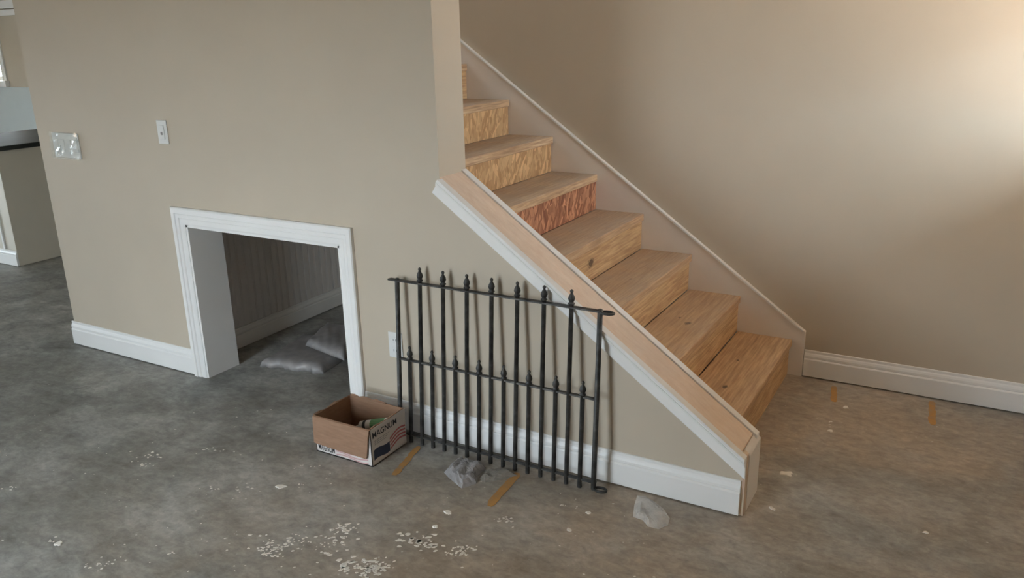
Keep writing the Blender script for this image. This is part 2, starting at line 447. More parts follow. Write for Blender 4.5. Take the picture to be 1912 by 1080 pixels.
# outside: ground and porch roofs that keep the high sky out
gr = struct(box('ground', -45, 45, -45, 45, -0.6, -0.3, M['ground']), 'bare ground outside', 'ground')
struct(box('bounce_slab', -16, XK - 0.15, YB - 0.15, 9, -0.3, -0.1, M['slab']), 'unseen grey slab added to cool the light bounced into the kitchen', 'bounce slab')  # added over the warm ground so the kitchen gets cooler bounce
struct(box('bounce_slab', -16, 9, -14, YB - 0.15, -0.3, -0.1, M['slab']), 'unseen grey slab added to cool the light bounced in from behind', 'bounce slab')  # added, unseen: turns the bounce from behind cooler than bare ground
struct(box('porch_roof', XW + 0.15, XW + 2.0, YB, YK, 2.55, 2.65, M['porch']), 'porch roof outside the window', 'roof')
struct(box('porch_roof', XK, XW + 0.15, YB - 1.75, YB - 0.15, 2.36, 2.46, M['porch']), 'porch roof outside the back wall', 'roof')

# ================================================================== TRIM
BASE = [(0.0, 0.006), (0.016, 0.006), (0.016, 0.092), (0.0135, 0.096), (0.0100, 0.099), (0.0125, 0.1025), (0.0125, 0.112), (0.0095, 0.121), (0.0060, 0.127), (0.0065, HB - 0.002), (0.0045, HB), (0.0, HB)]
def baseboard(name, x0, x1, y, label, h=1.0):
    a = [(x0, y - d, z * h) for d, z in BASE]; b = [(x1, y - d, z * h) for d, z in BASE]
    return struct(sweep(name, a, b, M['white']), label, 'baseboard')
CASW = 0.086
baseboard('baseboard_left', XL - 0.015, DL - CASW, 0, 'white baseboard left of the closet opening')
baseboard('baseboard_front', DR + CASW - 0.02, XE - 0.014, 0, 'white baseboard under the sloped trim behind the iron fence panel')
baseboard('baseboard_right', 1.930, XW, YR, 'white baseboard right of the stair foot')

# closet casing: side and head boards with stepped profile, mitred, and jamb boards lining the opening
PROF = [(0.0, 0.0), (0.0, 0.010), (0.008, 0.013), (0.030, 0.013), (0.033, 0.0105), (0.036, 0.017), (0.052, 0.018), (0.055, 0.0145), (0.058, 0.022), (CASW - 0.006, 0.021), (CASW, 0.016), (CASW, 0.0)]   # s from the opening outwards, proud of the wall
def casing_side(xo, sgn, parent):
    a = [(xo + sgn * s, -d, 0.0) for s, d in PROF]
    b = [(xo + sgn * s, -d, DT + s) for s, d in PROF]
    return sweep('side_casing', a, b, M['white'], parent)
tr = struct(sweep('trim_1', [(DL - s, -d, DT + s) for s, d in PROF], [(DR + s * 0.9, -d, DT + s) for s, d in PROF], M['white']), 'white casing around the low closet opening', 'casing')
def side(xo, sgn, k):
    return sweep('side_casing', [(xo + sgn * s * k, -d, 0.0) for s, d in PROF], [(xo + sgn * s * k, -d, DT + s) for s, d in PROF], M['white'], tr)
side(DL, -1, 1.0); side(DR, 1, 0.9)
box('jamb_board', DL - 0.004, DL + 0.012, -0.006, TH + 0.008, 0, DT, M['white'], tr)
box('jamb_board', DR - 0.012, DR + 0.004, -0.006, TH + 0.008, 0, DT, M['white'], tr)
box('jamb_board', DL - 0.004, DR + 0.004, -0.006, TH + 0.008, DT - 0.012, DT + 0.004, M['white'], tr)

# closet: beadboard side wall seen through the opening
XB = -0.965
cw = struct(box('wall_closet', XB - 0.10, XB - 0.008, TH, YR - 0.022, 0, 1.85, M['white']), 'closet side wall lined with painted beadboard strips', 'wall')
mb = paint('beadboard_paint', (0.70, 0.665, 0.64), 0.5, 0.04, 0.02)
bw = (YR - TH) / 24
bm = bmesh.new()
pr = [(0.0, -0.0085), (0.0, -0.004), (0.003, -0.002), (0.0055, 0.0), (bw - 0.012, 0.0), (bw - 0.009, -0.002), (bw - 0.006, 0.0005), (bw - 0.003, -0.002), (bw, -0.004), (bw, -0.0085)]
a = [bm.verts.new((d, s, 0.0)) for s, d in pr]; b = [bm.verts.new((d, s, 1.9)) for s, d in pr]
bm.faces.new(a); bm.faces.new(b[::-1])
for i in range(len(pr)): bm.faces.new((a[i], b[i], b[(i + 1) % len(pr)], a[(i + 1) % len(pr)]))
first = from_bm('beadboard_strip', bm, mb, cw)
first.location = (XB, TH, 0)
for i in range(1, 24):
    o = first.copy(); COL.objects.link(o); o.location = (XB, TH + i * bw, 0)
struct(sweep('baseboard_closet', [(XB + d, TH + 0.001, z * 0.85) for d, z in BASE], [(XB + d, YR, z * 0.85) for d, z in BASE], M['white']), 'white baseboard under the closet beadboard', 'baseboard')

# sloped trim along the knee wall
L = math.hypot(1, CAPM); tx, tz = 1 / L, -CAPM / L      # down the slope
nx, nz = -CAPM / L, -1 / L                              # perpendicular, down into the wall face
TP = [(0.0, 0.0), (0.0, 0.034), (0.008, 0.037), (0.013, 0.035), (0.0140, 0.024), (0.0165, 0.024), (0.0170, 0.031), (0.0215, 0.031), (0.0220, 0.018), (0.0245, 0.018), (0.0250, 0.026), (0.0300, 0.025), (0.0305, 0.012), (0.033, 0.012), (0.0335, 0.018), (0.066, 0.015), (0.072, 0.011), (0.074, 0.006), (0.075, 0.0)]
ox, oz = XP + 0.012, cap_z(XP + 0.012)
ra, rb = [], []
for s, d in TP:
    px, pz = ox + nx * s, oz + nz * s
    ra.append((px, -d, pz))
    e = (XE - px) / tx
    rb.append((XE, -d, pz + tz * e))
struct(sweep('trim_2', ra, rb, M['white']), 'white sloped moulding along the top of the knee wall', 'moulding')

# raw lumber cap, painted drywall edge, end board
def sloped_slab(name, y0, y1, xa, xb, up, dn, mat, parent):
    p = [(xa, cap_z(xa) + up), (xb, cap_z(xb) + up), (xb, cap_z(xb) - dn), (xa, cap_z(xa) - dn)]
    return prism_y(name, p, y0, y1, mat, parent, 0.0015)
tag(sloped_slab('cap_board', 0.002, 0.157, XP + 0.001, XE - 0.02, -0.004, 0.0125, M['cap'], wall_left), 'unpainted lumber cap with pale smears')
tag(sloped_slab('drywall_edge', 0.158, 0.193, XP + 0.001, XE - 0.004, 0.003, 0.0125, M['white'], wall_left), 'painted drywall edge beside the raw cap')
eb = prism_y('end_board', [(XE - 0.018, 0.0), (XE, 0.0), (XE, cap_z(XE) - 0.006), (XE - 0.018, cap_z(XE - 0.018) - 0.006)], -0.002, 0.034, M['raw_edge'], wall_left, 0.0015)
tag(eb, 'raw lumber edge at the foot of the knee wall')
prism_y('end_panel', [(XE - 0.018, 0.0), (XE + 0.002, 0.0), (XE + 0.002, cap_z(XE) - 0.02), (XE - 0.018, cap_z(XE - 0.018) - 0.006)], 0.036, 0.198, M['skirt'], wall_left, 0.0015)

# ================================================================== STAIRCASE
st = thing('staircase', 'unfinished wooden staircase with raw lumber treads and strand board risers', 'staircase', (NOSE1, 0.78, 0))
kn = {1: [(1.73, 0.66, 0.19, .013), (1.70, 0.98, 0.19, .008)], 2: [(1.49, 0.86, .38, .016), (1.43, 0.92, .38, .008)], 3: [(1.18, .52, .57, .013), (1.22, .82, .57, .007)], 4: [(.92, .40, .76, .010)]}
for k in range(1, 14):
    xn = NOSE1 - (k - 1) * RUN; z = k * RISE
    if k <= 4:
        dust = {1: 0.12, 2: 0.30, 3: 0.55, 4: 0.7}[k]
        tm = wood('tread_lumber_%d' % k, (0.64 if k < 3 else 0.60, 0.42 if k < 3 else 0.40, 0.235), DK, 'y', dust, kn[k], grain=0.42)
    else: tm = M['tread_dusty']
    ph = (k % 3) * 0.002
    box('tread', xn - RUN - 0.010, xn - ph, TH + 0.0035, YR - 0.021, z - 0.038, z, tm, st, 0.003)
    if k == 5: rm = M['osb_red']; lb = 'reddish strand board riser'
    elif k in (6, 7): rm = M['osb_tan']; lb = 'tan strand board riser'
    else:
        rk = {2: [(1.585, 0.50, 0.285, .022)], 4: [(NOSE1 - 3 * RUN - 0.014, 0.72, .655, .024)], 1: [], 3: []}.get(k, [])
        rm = wood('riser_board_%d' % k, (0.64, 0.42, 0.22), (0.50, 0.30, 0.145), 'y', 0, rk); lb = None
    r = box('riser', xn - 0.030, xn - 0.013, TH + 0.0035, YR - 0.021, z - RISE + (0.0005 if k == 1 else 0), z - 0.0385, rm, st)
    if lb: r['label'] = lb
sx0, sz0, sm = 1.927, 0.239, 0.719
x2 = XL + 0.13
sk = prism_y('skirt_board', [(sx0, 0.0), (sx0, sz0), (x2, sz0 + sm * (sx0 - x2)), (x2, sz0 + sm * (sx0 - x2) - 0.42), (1.55, 0.0)], YR - 0.020, YR - 0.0005, M['skirt'], st, 0.0015)
tag(sk, 'white primed skirt board stepping up along the wall')
e1 = [(sx0 - 0.01, sz0 + 0.007), (x2, sz0 + sm * (sx0 - x2)), (x2, sz0 + sm * (sx0 - x2) - 0.012), (sx0 - 0.01, sz0 - 0.005)]
prism_y('skirt_bead', e1, YR - 0.026, YR - 0.0205, M['white'], st, 0.001)

# ================================================================== IRON FENCE PANEL
FX0, FS = 0.530, 0.0571
FXC = FX0 + 8 * FS
fence = thing('iron_fence_panel', 'black iron fence panel with spear finials leaning against the knee wall', 'fence panel', (FXC, -0.094, 0.0))
LEAN = math.radians(-3.9)
fence.matrix_basis = Matrix.Translation((FXC, -0.094, 0.0012)) @ Matrix.Rotation(LEAN, 4, 'X')
def fpart(name, me, x=0.0, z=0.0, y=0.0, smooth=True):
    o = bpy.data.objects.new(name, me); COL.objects.link(o)
    o.parent = fence; o.location = (x, y, z)
    return o
def bar_mesh(name, h, finial=True, r=0.0088):
    bm = bmesh.new()
    prof = [(r * 0.96, 0.0), (r, 0.002), (r, h)]
    if finial:
        prof += [(r * 1.45, h + 0.002), (r * 1.45, h + 0.006), (r * 0.9, h + 0.009), (r * 1.15, h + 0.013), (r * 1.5, h + 0.022), (r * 1.25, h + 0.032), (r * 0.65, h + 0.041), (r * 0.5, h + 0.045), (r * 0.78, h + 0.049), (r * 0.7, h + 0.054), (r * 0.25, h + 0.058)]
    else: prof += [(r * 0.6, h + 0.003)]
    lathe_z(bm, prof, 12)
    bmesh.ops.recalc_face_normals(bm, faces=bm.faces)
    me = bpy.data.meshes.new(name); bm.to_mesh(me); bm.free()
    me.materials.append(M['iron'])
    for p in me.polygons: p.use_smooth = True
    return me
tall = bar_mesh('tall_spear_bar', 0.722); short = bar_mesh('short_spear_bar', 0.377); post = bar_mesh('end_post', 0.713, False, 0.0100)
for i in range(17):
    x = (i - 8) * FS + random.uniform(-.0012, .0012)
    if i in (0, 16): fpart('end_post', post, x, 0.006)
    elif i % 2: fpart('short_bar', short, x, 0.0)
    else: fpart('tall_bar', tall, x, 0.0)
def rail(z, x0, x1, d=0.026, t=0.007, y=0.0, mat='iron'):
    bm = bmesh.new(); add_box(bm, x0, x1, -d / 2, d / 2, -t / 2, t / 2)
    bmesh.ops.bevel(bm, geom=list(bm.edges), offset=0.0015, segments=1, affect='EDGES')
    me = bpy.data.meshes.new('rail'); bm.to_mesh(me); bm.free(); me.materials.append(M[mat])
    return fpart('rail', me, 0, z, y)
rail(0.713, -8 * FS - 0.042, 8 * FS + 0.008); rail(0.372, -8 * FS, 8 * FS, 0.018, 0.008, 0.002, 'iron_dust'); rail(0.034, -8 * FS - 0.03, 8 * FS + 0.008, 0.018, 0.007, 0.004)
for z in (0.711, 0.012):
    bm = bmesh.new()
    pts = [(8 * FS + 0.029 + 0.024 * math.cos(a), 0.017 * math.sin(a), 0) for a in [2 * PI * i / 20 for i in range(21)]]
    tube(bm, pts, 0.0052, 8, False)
    bmesh.ops.recalc_face_normals(bm, faces=bm.faces)
    me = bpy.data.meshes.new('hinge_ring'); bm.to_mesh(me); bm.free(); me.materials.append(M['iron'])
    for p in me.polygons: p.use_smooth = True
    fpart('hinge_ring', me, 0, z)

# ================================================================== CARDBOARD BOX
BX0, BX1, BY0, BY1, BHh = 0.272, 0.574, -0.341, -0.110, 0.166
cb = thing('cardboard_box', 'open brown cardboard box with white printed sides beside the fence panel', 'box', ((BX0 + BX1) / 2, (BY0 + BY1) / 2, 0))
T = 0.004
box('bottom', BX0, BX1, BY0, BY1, 0.001, 0.005, M['card'], cb)
box('left_panel', BX0, BX0 + T, BY0, BY1, 0.005, BHh, M['card'], cb)
box('back_panel', BX0 + T, BX1 - T, BY1 - T, BY1, 0.005, BHh, M['card'], cb)
fp = box('front_panel', BX0 + T, BX1 - T, BY0 + 0.0012, BY0 + T, 0.005, BHh, M['card'], cb)
rp = box('right_panel', BX1 - T, BX1 - 0.0012, BY0, BY1, 0.005, BHh, M['card'], cb)
rpw = tag(box('printed_face', BX1 - 0.0012, BX1, BY0, BY1, 0.001, BHh, M['print_white'], rp), 'white printed side with flag and lettering')
fpw = tag(box('printed_face', BX0, BX1, BY0, BY0 + 0.0012, 0.001, BHh, M['print_white'], fp), 'white printed strip below the folded flap')
# flaps (bent sheets)
def sheet(name, rows, mat, parent, thick=0.003):
    """rows of points -> grid with thickness"""
    bm = bmesh.new()
    g = [[bm.verts.new(p) for p in r] for r in rows]
    for i in range(len(g) - 1):
        for j in range(len(g[0]) - 1): bm.faces.new((g[i][j], g[i][j + 1], g[i + 1][j + 1], g[i + 1][j]))
    bmesh.ops.recalc_face_normals(bm, faces=bm.faces)
    me = bpy.data.meshes.new(name); bm.to_mesh(me); bm.free()
    o = link(name, me, mat, parent)
    if thick:
        md = o.modifiers.new('thickness', 'SOLIDIFY'); md.thickness = thick; md.offset = 0
    return o
def lerp(a, b, t): return a + (b - a) * t
# front flap folded down over the printed side, brown inside facing out
rows = []
for i, (dy, z) in enumerate(((0.001, BHh + 0.001), (-0.006, BHh - 0.001), (-0.009, BHh - 0.03), (-0.010, 0.10), (-0.011, 0.07), (-0.012, 0.046))):
    t = max(0, (i - 1) / 4)
    r = []
    for j in range(9):
        u = j / 8
        x = lerp(BX0 + 0.001, lerp(BX1 - 0.002, BX1 - 0.022, t), u)
        r.append((x, BY0 + dy - 0.002 * math.sin(u * 5) * t, z - (0.010 * u * t if i > 1 else 0)))
    rows.append(r)
tag(sheet('front_flap', rows, M['card'], cb), 'brown flap folded down over the front')
# left flap hanging outwards
rows = []
for i, (dx, z) in enumerate(((0.002, BHh), (-0.008, BHh - 0.002), (-0.018, BHh - 0.03), (-0.022, BHh - 0.075))):
    rows.append([(BX0 + dx - 0.004 * math.sin(j * 2), lerp(BY0 + 0.004 + 0.006 * i, BY1 - 0.01 - 0.012 * i, j / 6), z + 0.003 * math.sin(j * 1.7 + i)) for j in range(7)])
sheet('left_flap', rows, M['card'], cb)
# back flap folded outwards, ragged edge
rows = []
for i, (dy, z) in enumerate(((-0.002, BHh), (0.003, BHh + 0.004), (0.006, BHh + 0.001), (0.008, BHh - 0.03))):
    rows.append([(lerp(BX0 + 0.004, BX0 + 0.20, j / 8), BY1 + dy, z + (0.004 * math.sin(j * 2.3) if i in (1, 2) else 0)) for j in range(9)])
sheet('back_flap', rows, M['card'], cb)
# right flap folded inwards
rows = []
for i, (dx, z) in enumerate(((-0.002, BHh + 0.001), (-0.010, BHh - 0.001), (-0.024, BHh - 0.016), (-0.034, BHh - 0.042))):
    rows.append([(BX1 + dx - 0.003 * math.sin(j * 1.3), lerp(BY0 + 0.006, BY1 - 0.006, j / 6), z + 0.002 * math.sin(j * 1.9)) for j in range(7)])
sheet('right_flap', rows, M['card'], cb)

# printing on the right side (plane x = BX1) : s runs along +y, t up
def print_x(name, poly, mat, parent, off=0.0007):
    sweep_a = [(BX1 + 0.0001, BY0 + s, t) for s, t in poly]; sweep_b = [(BX1 + off, BY0 + s, t) for s, t in poly]
    return sweep(name, sweep_a, sweep_b, mat, parent)
def text_mesh(txt, h, width, bold):
    c = bpy.data.curves.new('lettering', 'FONT'); c.body = txt; c.size = 1.0; c.offset = bold; c.extrude = 0.0
    o = bpy.data.objects.new('lettering_tmp', c); COL.objects.link(o)
    dg = bpy.context.evaluated_depsgraph_get()
    me = bpy.data.meshes.new_from_object(o.evaluated_get(dg))
    bpy.data.objects.remove(o); bpy.data.curves.remove(c)
    xs = [v.co.x for v in me.vertices]; ys = [v.co.y for v in me.vertices]
    x0, x1, y0, y1 = min(xs), max(xs), min(ys), max(ys)
    for v in me.vertices:
        v.co.x = (v.co.x - x0) / (x1 - x0) * width; v.co.y = (v.co.y - y0) / (y1 - y0) * h; v.co.z = 0
    return me
me = text_mesh('MAGNUM', 0.027, 0.160, 0.014)
for v in me.vertices: v.co = Vector((BX1 + 0.0008, BY0 + 0.010 + v.co.x, 0.122 + v.co.y))
tag(link('lettering', me, M['print_black'], rpw), 'bold black MAGNUM lettering')
me = text_mesh('MAGNUM', 0.030, 0.090, 0.014)
for v in me.vertices: v.co = Vector((BX0 + 0.012 + v.co.x, BY0 - 0.0008, 0.012 + v.co.y))
tag(link('lettering', me, M['print_black'], fpw), 'black lettering half hidden by the flap')
rng = random.Random(3)
for (t0, s1) in ((0.106, 0.120), (0.098, 0.105), (0.090, 0.085)):
    s = 0.022
    while s < s1:
        wl = rng.uniform(0.008, 0.02)
        print_x('small_print', [(s, t0), (s + wl, t0), (s + wl, t0 + 0.0028), (s, t0 + 0.0028)], M['print_grey'], rpw); s += wl + 0.004
# waving flag: dark canton and red stripes
def wav(s): return 0.008 * math.sin(s * 42 + 0.4)
can = [(0.012 + 0.104 * i / 12, 0.018 + wav(0.012 + 0.104 * i / 12) + 0.010 * i / 12) for i in range(13)]
top = [(s, t + 0.044) for s, t in can[::-1]]
print_x('flag_canton', can + top, M['print_navy'], rpw)
for k in range(4):
    z0 = 0.020 + k * 0.0155
    lo = [(0.119 + 0.106 * i / 10, z0 + wav(0.119 + 0.106 * i / 10) + 0.010 + 0.012 * i / 10) for i in range(11)]
    print_x('flag_stripe', lo + [(s, t + 0.0075) for s, t in lo[::-1]], M['print_red'], rpw)
for k in range(3):
    z0 = 0.008 + k * 0.012
    lo = [(0.11 + 0.17 * i / 10, z0 + 0.005 * math.sin(i * 0.6 + k)) for i in range(11)]
    pa = [(BX0 + s, BY0 - 0.0001, t) for s, t in lo] + [(BX0 + s, BY0 - 0.0001, t + 0.006) for s, t in lo[::-1]]
    sweep('flag_stripe', pa, [(x, y - 0.0006, z) for x, y, z in pa], M['print_pink'], fpw)

# caulk tubes in the box: one flat on the bottom, one lying across it
def caulk(P0, P1, label, band):
    P0, P1 = Vector(P0), Vector(P1)
    ax = (P1 - P0).normalized(); L_ = (P1 - P0).length; R_ = 0.0245
    ct = thing('caulk_tube', label, 'caulk tube', ((P0.x + P1.x) / 2, (P0.y + P1.y) / 2, 0.005), 'caulk tubes in the box')
    bm = bmesh.new(); tube(bm, [P0, P0 + ax * 0.003, P1 - ax * 0.002, P1], [R_ - .0025, R_, R_, R_ - .0025], 18)
    from_bm('barrel', bm, M['print_white'], ct)
    bm = bmesh.new(); tube(bm, [P0 + ax * L_ * 0.40, P0 + ax * L_ * 0.88], R_ + 0.0004, 18, False)
    from_bm('label_band', bm, M[band], ct)
    bm = bmesh.new(); tube(bm, [P0 + ax * L_ * 0.14, P0 + ax * L_ * 0.24], R_ + 0.0004, 18, False)
    from_bm('print_band', bm, M['print_black'], ct)
    bm = bmesh.new(); tube(bm, [P0 - ax * 0.0005, P0 - ax * 0.012, P0 - ax * 0.045], [0.010, 0.009, 0.003], 12)
    from_bm('nozzle', bm, M['print_white'], ct)
caulk((0.452, -0.290, 0.0300), (0.470, -0.140, 0.0300), 'caulk tube lying flat at the bottom of the cardboard box', 'print_pink')
caulk((0.385, -0.178, 0.067), (0.533, -0.160, 0.110), 'white and green caulk tube on top in the cardboard box', 'print_green')

# ================================================================== WALL PLATES
def plate(name, x0, x1, z0, z1, label, cat, tilt=0.0):
    o = thing(name, label, cat, ((x0 + x1) / 2, 0, (z0 + z1) / 2))
    box('plate', x0, x1, -0.006, -0.0003, z0, z1, M['plate'], o, 0.002)
    return o
p1 = plate('switch_plate', -0.894, -0.824, 1.206, 1.320, 'single white switch plate above the closet opening', 'switch')
box('rocker', -0.876, -0.842, -0.010, -0.006, 1.229, 1.297, M['plate'], p1, 0.0015)
box('toggle', -0.864, -0.854, -0.013, -0.010, 1.250, 1.264, M['print_grey'], p1)
p2 = plate('switch_plate', -1.756, -1.530, 1.098, 1.228, 'wide white switch plate in shiny plastic wrap near the wall end', 'switch')
for i in range(4):
    xc = -1.756 + 0.226 * (i + 0.5) / 4
    box('rocker', xc - 0.017, xc + 0.017, -0.009, -0.006, 1.130, 1.196, M['plate'], p2, 0.001)
rows = []
rr = random.Random(5)
for i in range(8):
    rows.append([(lerp(-1.762, -1.522, j / 9), -0.0115 - rr.uniform(0, 0.006), lerp(1.092, 1.234, i / 7)) for j in range(10)])
o = sheet('plastic_wrap', rows, M['wrap'], p2, 0)
p3 = plate('outlet_plate', 0.428, 0.500, 0.338, 0.456, 'white duplex outlet behind the left end of the fence panel', 'outlet')
for zc in (0.373, 0.421):
    f = box('socket', 0.447, 0.481, -0.0085, -0.006, zc - 0.015, zc + 0.015, M['plate'], p3, 0.001)
    for dx in (-0.007, 0.006): box('slot', 0.464 + dx - 0.0012, 0.464 + dx + 0.0012, -0.0088, -0.0083, zc - 0.004, zc + 0.006, M['slot'], f)

# ================================================================== PLASTIC ON THE FLOOR
def crumple(name, outline, h, mat, seed, parent=None, n=26, amp=0.35, soft=0.25, base=0.001, lift=None):
    """a crumpled film heap: filled outline, height field rising from the rim, closed underneath"""
    rg = random.Random(seed)
    c = Vector((sum(p[0] for p in outline) / len(outline), sum(p[1] for p in outline) / len(outline)))
    waves = [(rg.uniform(-1, 1), rg.uniform(-1, 1), rg.uniform(0, 6.3), rg.uniform(25, 90)) for _ in range(7)]
    def hgt(x, y, t):
        s = sum(abs(math.sin((a * x + b_ * y) * f + ph)) for a, b_, ph, f in waves) / 7
        e = min(1.0, (1 - t) / soft); e = e * e * (3 - 2 * e)
        return base + (h * e * (1 - amp + amp * 2 * (s - 0.3))) + (lift(x, y) if lift else 0)
    K = 8; m = len(outline) * 4
    bm = bmesh.new()
    ring_pts = []
    for i in range(m):
        a = Vector(outline[(i // 4) % len(outline)][:2]); b_ = Vector(outline[(i // 4 + 1) % len(outline)][:2])
        p = a.lerp(b_, (i % 4) / 4)
        ring_pts.append(p)
    cv = bm.verts.new((c.x, c.y, hgt(c.x, c.y, 0)))
    prev = None
    for k in range(1, K + 1):
        t = k / K
        ring = []
        for p in ring_pts:
            q = c.lerp(p, t)
            if k < K: q = q + Vector((rg.uniform(-1, 1), rg.uniform(-1, 1))) * 0.003
            ring.append(bm.verts.new((q.x, q.y, hgt(q.x, q.y, t) + (rg.uniform(0, 0.1) * h if k < K else 0))))
        for i in range(m):
            if prev is None: bm.faces.new((cv, ring[i], ring[(i + 1) % m]))
            else: bm.faces.new((prev[i], ring[i], ring[(i + 1) % m], prev[(i + 1) % m]))
        prev = ring
    low = [bm.verts.new((v.co.x, v.co.y, base + (lift(v.co.x, v.co.y) if lift else 0) - 0.0005)) for v in prev]
    for i in range(m): bm.faces.new((prev[i], low[i], low[(i + 1) % m], prev[(i + 1) % m]))
    bm.faces.new(low[::-1])
    return from_bm(name, bm, mat, parent)
def fl(pts, z=0.0): return [tuple(on_floor(u, v, z)[:2]) for u, v in pts]

def sack(name, corners, base, h, seed, ragged=0.0):
    """flat filled sack: front-left, front-right, back-right, back-left corners, pillow edges, soft wrinkles"""
    rg = random.Random(seed); n = 22
    FL, FR, BR, BL = [Vector(c) for c in corners]
    fr = [rg.uniform(-1, 1) for _ in range(n + 1)]
    bm = bmesh.new(); topv, botv = [], []
    for j in range(n + 1):
        v = j / n; rt, rb = [], []
        for i in range(n + 1):
            u = i / n
            p = FL.lerp(FR, u).lerp(BL.lerp(BR, u), v)
            if j == 0: p = p + Vector((0.004 * fr[i], ragged * fr[i]))
            ed = min(u, 1 - u, v * 0.8 + 0.02, 1 - v)
            e = min(1.0, ed / 0.16); e = math.sqrt(max(0.0, 1 - (1 - e) ** 2))
            wr = 0.10 * math.sin(9 * u + 4 * v + seed) * math.sin(7 * v - 3 * u) + 0.05 * math.sin(31 * u + 17 * v + seed) + (0.35 * abs(math.sin(16 * u + seed)) * max(0, 1 - v * 7) if ragged else 0)
            z = base + 0.0015 + h * max(0.0, e) * (0.92 + wr)
            rt.append(bm.verts.new((p.x, p.y, z))); rb.append(bm.verts.new((p.x, p.y, base + 0.0005)))
        topv.append(rt); botv.append(rb)
    for j in range(n):
        for i in range(n):
            bm.faces.new((topv[j][i], topv[j][i + 1], topv[j + 1][i + 1], topv[j + 1][i]))
            bm.faces.new((botv[j][i], botv[j + 1][i], botv[j + 1][i + 1], botv[j][i + 1]))
    for j in range(n):
        bm.faces.new((topv[j][0], topv[j + 1][0], botv[j + 1][0], botv[j][0])); bm.faces.new((topv[j][n], botv[j][n], botv[j + 1][n], topv[j + 1][n]))
        bm.faces.new((topv[0][j], botv[0][j], botv[0][j + 1], topv[0][j + 1])); bm.faces.new((topv[n][j], topv[n][j + 1], botv[n][j + 1], botv[n][j]))
    return from_bm(name, bm, M['grey_plastic'], smooth=True)
tag(sack('plastic_sack', [(-0.650, 0.235), (-0.275, 0.300), (-0.33, 0.72), (-0.755, 0.665)], 0.0, 0.046, 4, 0.014), 'flat grey plastic sack with a ragged front end inside the closet', 'sack', 'sacks in the closet')
tag(sack('plastic_sack', [(-0.545, 0.470), (-0.205, 0.395), (-0.335, 0.800), (-0.655, 0.765)], 0.0535, 0.044, 9), 'grey plastic sack lying on top of the ragged sack in the closet', 'sack', 'sacks in the closet')

b1 = crumple('plastic_bag', [(x, min(y, -0.118)) for x, y in fl([(829, 883), (838, 893), (862, 913), (889, 904), (893, 890), (908, 876), (906, 866), (880, 857), (862, 856), (842, 868)])], 0.030, M['bag_plastic'], 12, amp=0.5, soft=0.35)
tag(b1, 'crumpled cloudy plastic bag on the floor in front of the fence panel', 'plastic bag')
b2 = crumple('plastic_wrapper', [(x, min(y, -0.112)) for x, y in fl([(893, 893), (906, 902), (938, 896), (966, 889), (958, 878), (935, 876), (905, 880)])], 0.016, M['bag_kraft'], 21, amp=0.55, soft=0.4)
tag(b2, 'folded strip of grey plastic film reaching the orange floor mark', 'plastic film')
b3 = crumple('clear_film', fl([(1190, 926), (1184, 945), (1182, 966), (1200, 972), (1210, 984), (1230, 989), (1247, 982), (1251, 969), (1238, 950), (1222, 938), (1206, 928)]), 0.012, M['clear_plastic'], 31, amp=0.5, soft=0.4)
tag(b3, 'scrap of clear plastic film on the floor by the baseboard', 'plastic film')

# ================================================================== FLOOR MARKS
def mark(ctr, label):
    """strip of worn orange marking along the floor; ctr = polyline, w = half width"""
    pts, wd = ctr
    rg = random.Random(len(label))
    n = 14
    a, b_ = Vector(pts[0]), Vector(pts[1]); d = (b_ - a).normalized(); s = Vector((-d.y, d.x))
    L_, R_ = [], []
    for i in range(n + 1):
        p = a.lerp(b_, i / n)
        e = 0.55 if i in (0, n) else 1.0
        L_.append(p + s * (wd * e + rg.uniform(-.003, .003))); R_.append(p - s * (wd * e + rg.uniform(-.003, .003)))
    poly = L_ + R_[::-1]
    o = sweep('floor_mark', [(q.x, q.y, 0.0002) for q in poly], [(q.x, q.y, 0.0010) for q in poly], M['tape'])
    return tag(o, label, 'floor mark', 'orange floor marks')
def mk(u0, u1): return (tuple(on_floor(*u0)[:2]), tuple(on_floor(*u1)[:2]))
mark((mk((736, 888), (782, 834)), 0.014), 'orange stripe on the concrete right of the cardboard box')
mark((mk((913, 946), (967, 884)), 0.017), 'orange stripe on the concrete in front of the fence panel')
mark((mk((1557, 722), (1557, 751)), 0.013), 'short orange stripe on the floor just right of the stair foot')
mark((mk((1740, 750), (1741, 794)), 0.014), 'short orange stripe below the right baseboard, furthest right')

